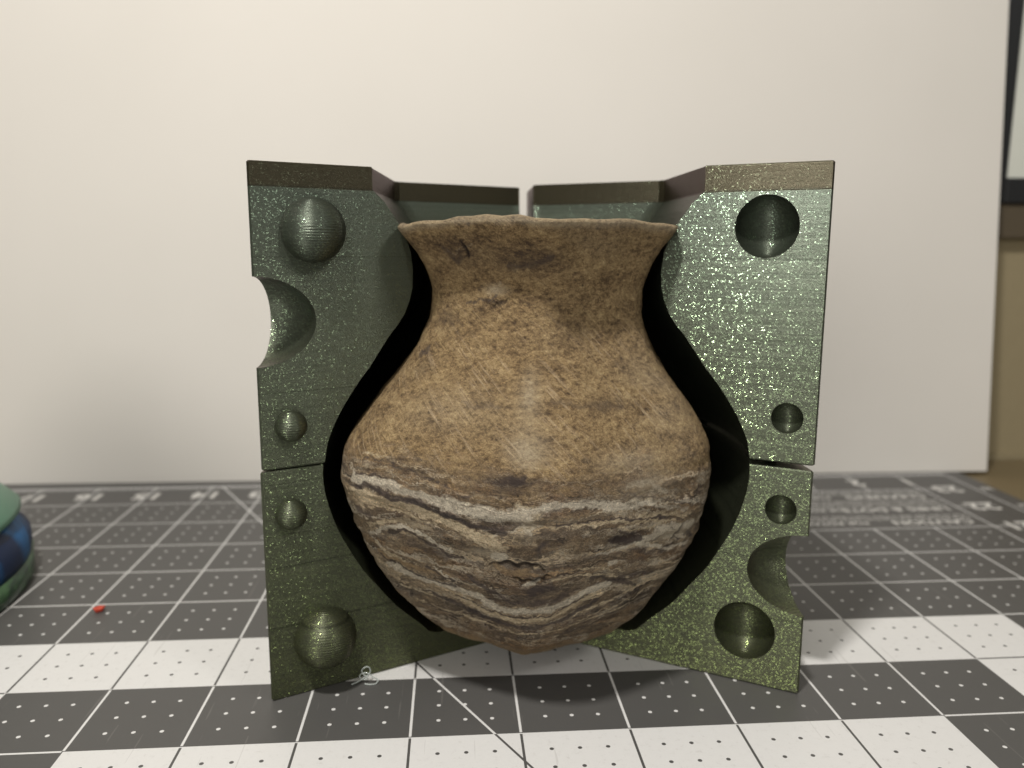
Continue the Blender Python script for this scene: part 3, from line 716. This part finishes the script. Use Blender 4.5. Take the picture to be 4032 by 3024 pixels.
    sb = t.noise(t.mapping(t.mapping(uv, rot=(0, 0, .60), loc=(3, 1, 0)), (3.2, 52, 1)), 1.0, 4, .7, .1)
    sc = t.noise(t.mapping(t.mapping(uv, rot=(0, 0, -.15), loc=(7, 4, 0)), (2.2, 48, 1)), 1.0, 4, .7, .1)
    gate = t.ramp(t.noise(uv, 2.6, 3, .5, .2, 2.0), [(.38, (0, 0, 0)), (.58, (1, 1, 1))])
    hi = t.ramp(sa, [(.535, (0, 0, 0)), (.63, (1, 1, 1))]); lo = t.ramp(sb, [(.28, (1, 1, 1)), (.42, (0, 0, 0))]); hi2 = t.ramp(sc, [(.60, (0, 0, 0)), (.74, (1, 1, 1))])
    neckf = M('MULTIPLY', M('SUBTRACT', 4.0, A['height']), 1.6, clamp=True)
    up = t.mix(M('MULTIPLY', M('MULTIPLY', hi, gate), M('MULTIPLY', neckf, .66)), up, (.56, .43, .27, 1))
    up = t.mix(M('MULTIPLY', lo, M('ADD', .18, M('MULTIPLY', gate, .40))), up, (.085, .055, .036, 1))
    up = t.mix(M('MULTIPLY', hi2, .30), up, (.42, .32, .20, 1))
    cz2 = t.n('ShaderNodeCombineXYZ'); t.set(cz2.inputs[0], M('MULTIPLY', A['arc'], .7)); t.set(cz2.inputs[1], M('MULTIPLY', s, 58.0))
    fine2 = t.noise(cz2.outputs[0], 1.0, 4, .62, .5)
    lowc = t.mix(1.0, bnd, finec, 'MULTIPLY')
    lowc = t.mix(M('MULTIPLY', t.ramp(fine2, [(.575, (0, 0, 0)), (.66, (1, 1, 1))]), .5), lowc, (.56, .48, .36, 1))
    lowc = t.mix(M('MULTIPLY', t.ramp(fine2, [(.36, (1, 1, 1)), (.42, (0, 0, 0))]), .5), lowc, (.050, .036, .030, 1))
    cz3 = t.n('ShaderNodeCombineXYZ'); t.set(cz3.inputs[0], M('MULTIPLY', A['arc'], .8)); t.set(cz3.inputs[1], M('MULTIPLY', s, 30.0)); t.set(cz3.inputs[2], 5.0)
    fine3 = t.noise(cz3.outputs[0], 1.0, 5, .66, .9)
    lowc = t.mix(M('MULTIPLY', t.ramp(fine3, [(.55, (0, 0, 0)), (.60, (1, 1, 1))]), .72), lowc, (.60, .53, .41, 1))
    lowc = t.mix(M('MULTIPLY', t.ramp(fine3, [(.40, (1, 1, 1)), (.45, (0, 0, 0))]), .72), lowc, (.052, .040, .034, 1))
    mot = t.ramp(m2, [(.37, (.46, .42, .40)), (.49, (1.1, 1.1, 1.08)), (.61, (1.75, 1.7, 1.6))])
    lowc = t.mix(.6, lowc, mot, 'MULTIPLY')
    lowc = t.mix(M('MULTIPLY', M('MULTIPLY', hi2, .5), 1.0), lowc, (.40, .33, .23, 1))
    grain = t.noise(p3, 75, 3, .8)
    grc = t.ramp(grain, [(.34, (.38, .35, .33)), (.46, (1, 1, 1)), (.56, (1.03, 1.03, 1.03)), (.67, (1.9, 1.82, 1.7))])
    base = t.mix(low, up, lowc)
    vstr = t.noise(t.mapping(p3, (9, 9, 2.2), loc=(2, 5, 1)), 3.0, 5, .75)
    brk = M('ADD', M('MULTIPLY', M('SUBTRACT', m2, .5), 2.6), M('ADD', M('MULTIPLY', M('SUBTRACT', fine2, .5), 1.3), M('MULTIPLY', M('SUBTRACT', vstr, .5), 1.5)))
    inner = M('ADD', M('MULTIPLY', fine2, .5), M('MULTIPLY', m2, .5))
    ir = t.ramp(inner, [(.40, (0, 0, 0)), (.58, (1, 1, 1))])
    def vein(k, c, g=.95):
        nonlocal base
        f = M('MULTIPLY', M('SUBTRACT', M('ADD', A['vein_'+k], M('MULTIPLY', brk, M('MULTIPLY', A['vein_'+k], .9))), .15), 2.0, clamp=True)
        base = t.mix(M('MULTIPLY', f, g), base, c)
    vein('O', t.mix(ir, (.22, .15, .085, 1), (.46, .33, .18, 1)), .8)
    vein('L', t.mix(ir, (.30, .22, .13, 1), (.74, .62, .42, 1)))
    vein('W', t.mix(ir, (.40, .34, .26, 1), (.84, .76, .60, 1)))
    vein('D', t.mix(ir, (.024, .018, .017, 1), (.13, .098, .080, 1)), .9)
    base = t.mix(.62, base, grc, 'MULTIPLY')
    # plain smooth clay under the foot
    foot = M('SUBTRACT', 1.0, M('MULTIPLY', M('SUBTRACT', M('ADD', A['strata'], M('MULTIPLY', M('SUBTRACT', wn, .5),   .06)), .0), 26.0, clamp=True), clamp=True)
    base = t.mix(M('MULTIPLY', foot, .8), base, (.33, .235, .130, 1))
    # tone patches, broken up by noise
    tn = M('ADD', A['tone'], M('MULTIPLY', M('SUBTRACT', m2, .5), M('MULTIPLY', M('ABSOLUTE', A['tone']), 2.2)))
    base = t.mix(M('MULTIPLY', tn, .62, clamp=True), base, (.50, .43, .31, 1))
    base = t.mix(M('MULTIPLY', tn, -.62, clamp=True), base, (.060, .043, .036, 1))
    # pits
    vo = t.n('ShaderNodeTexVoronoi'); t.set(vo.inputs['Vector'], uv); vo.inputs['Scale'].default_value = 6.5
    sep = t.n('ShaderNodeSeparateColor'); t.set(sep.inputs[0], vo.outputs['Color'])
    pit = M('MULTIPLY', M('LESS_THAN', vo.outputs['Distance'], M('MULTIPLY', sep.outputs[1], .075)), M('GREATER_THAN', sep.outputs[0], .35))
    base = t.mix(M('MULTIPLY', pit, .75), base, (.03, .02, .015, 1))
    base = t.mix(M('MULTIPLY', A['crack'], .9), base, (.02, .013, .010, 1))
    hgt = M('ADD', M('MULTIPLY', fine, M('MULTIPLY', low, .9)), M('ADD', M('MULTIPLY', m2, .7), M('ADD', M('MULTIPLY', sa, .8), M('MULTIPLY', sb, .7))))
    hgt = M('SUBTRACT', hgt, M('MULTIPLY', pit, .8))
    hgt = M('ADD', hgt, M('MULTIPLY', grain, .6))
    t.bsdf(Base_Color=base, Roughness=M('ADD', .52, M('MULTIPLY', m2, .25)), Specular_IOR_Level=.35, Normal=t.bump(hgt, 1.0, .034))
    return t.m
vase = link('vase', make_vase(), vase_material(), smooth=True, loc=(VX, VY, .278))
thing(vase, 'brown marbled clay vase with a flared hexagonal rim standing inside the opened green mold', 'vase')

# ------------------------------------------------------------------ printed pot cut by the left edge of the picture
def pot():
    root = empty('printed_pot', (-2.95, 2.12, .002)); thing(root, 'blurred blue and green pot at the left edge of the mat', 'pot')
    def lathe(name, pr, mat, k, n=120):
        vs = []; fs = []
        for r, z in pr:
            for i in range(n):
                th = 2*math.pi*i/n; q = r*hexf(th+.3, k); vs.append((q*math.cos(th), q*math.sin(th), z))
        for j in range(len(pr)-1):
            for i in range(n):
                a = j*n+i; b = j*n+(i+1) % n; fs.append((a, b, b+n, a+n))
        fs.append(tuple(reversed(range(n)))); fs.append(tuple((len(pr)-1)*n+i for i in range(n)))
        return link(name, mesh_from(name, vs, fs), mat, root, smooth=True)
    t = NT('teal_print'); p = t.coord_in(); sx = t.n('ShaderNodeSeparateXYZ'); t.set(sx.inputs[0], p)
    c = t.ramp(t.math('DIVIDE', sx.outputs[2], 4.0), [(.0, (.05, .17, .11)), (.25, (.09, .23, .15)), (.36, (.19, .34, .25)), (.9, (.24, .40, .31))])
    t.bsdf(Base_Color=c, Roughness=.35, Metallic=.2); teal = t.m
    t = NT('blue_print'); p = t.coord_in(); w = t.noise(t.mapping(p, (.8, .8, .25)), 1.1, 2, .5, .8)
    t.bsdf(Base_Color=t.ramp(w, [(.40, (.005, .020, .070)), (.50, (.008, .11, .30)), (.6, (.003, .016, .06))]), Roughness=.5, Specular_IOR_Level=.25); blue = t.m
    t = NT('green_foot_print'); p = t.coord_in(); w = t.noise(p, 5, 4, .6)
    t.bsdf(Base_Color=t.ramp(w, [(.4, (.006, .03, .015)), (.6, (.05, .13, .05))]), Roughness=.35, Metallic=.3); gf = t.m
    lathe('foot', [(1.98, 0), (2.04, .05), (2.05, .32)], gf, .6)
    lathe('body', [(2.02, .32), (2.04, .42), (2.03, .58), (1.96, .72), (1.82, .85)], blue, .6)
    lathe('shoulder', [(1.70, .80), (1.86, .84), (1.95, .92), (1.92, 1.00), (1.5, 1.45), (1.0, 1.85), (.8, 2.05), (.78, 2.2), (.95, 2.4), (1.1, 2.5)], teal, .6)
    return root
pot()

# ------------------------------------------------------------------ small bits on the mat
t = NT('red_plastic'); t.bsdf(Base_Color=(.50, .055, .025, 1), Roughness=.6); M_red = t.m
bm = bmesh.new(); bmesh.ops.create_icosphere(bm, subdivisions=3, radius=1.0)
random.seed(3)
for v in bm.verts:
    c = v.co.copy(); r = 1+.18*math.sin(5*c.x+1)*math.cos(4*c.y)+.12*math.sin(7*c.z)
    v.co = Vector((c.x*.062*r+.012*c.y, c.y*.045*r, c.z*.036*r+.018*c.x*c.x))*S
me = bpy.data.meshes.new('plastic_scrap'); bm.to_mesh(me); bm.free()
o = link('plastic_scrap', me, M_red, smooth=True, loc=(.14, 1.80, .036)); o.rotation_euler = (0, 0, .35)
thing(o, 'tiny red scrap of plastic lying on the dark squares at the left', 'scrap')

def tube(name, pts, r, mat, label, cat):
    P = [Vector(p) for p in pts]; out = []
    for i in range(len(P)-1):                                  # Catmull-Rom
        p0, p1, p2, p3 = P[max(i-1, 0)], P[i], P[i+1], P[min(i+2, len(P)-1)]
        for j in range(8):
            u = j/8; out.append(.5*((2*p1)+(-p0+p2)*u+(2*p0-5*p1+4*p2-p3)*u*u+(-p0+3*p1-3*p2+p3)*u**3))
    out.append(P[-1]); vs = []; fs = []; n = 6
    for i, q in enumerate(out):
        d = (out[min(i+1, len(out)-1)]-out[max(i-1, 0)]).normalized(); a = d.cross(Vector((.3, .2, 1))).normalized(); b = d.cross(a)
        for k in range(n):
            w = 2*math.pi*k/n; vs.append(tuple(q+(a*math.cos(w)+b*math.sin(w))*r))
    for i in range(len(out)-1):
        for k in range(n): fs.append((i*n+k, i*n+(k+1) % n, (i+1)*n+(k+1) % n, (i+1)*n+k))
    fs.append(tuple(range(n))); fs.append(tuple(reversed([(len(out)-1)*n+k for k in range(n)])))
    o = link(name, mesh_from(name, vs, fs), mat, smooth=True); return thing(o, label, cat)
t = NT('thin_filament'); t.bsdf(Base_Color=(.42, .46, .44, 1), Roughness=.35); M_thr = t.m
bx, by = 3.50, -.03
cp = [(-.13, -.05, .008), (-.06, -.03, .03), (.0, .0, .055), (.05, .01, .10), (.045, .01, .15), (.01, .0, .165), (-.03, .0, .13), (-.01, .0, .08), (.03, -.01, .06), (.0, -.01, .035), (-.05, 0, .05), (-.04, 0, .09), (.02, .0, .10), (.08, -.01, .06), (.13, -.02, .03), (.11, -.05, .008), (.05, -.06, .008), (.0, -.05, .01)]
tube('filament_curl', [(bx+a, by+b, c) for a, b, c in cp], .0065, M_thr, 'thin pale curl of filament on the mat at the foot of the left mold side', 'filament')
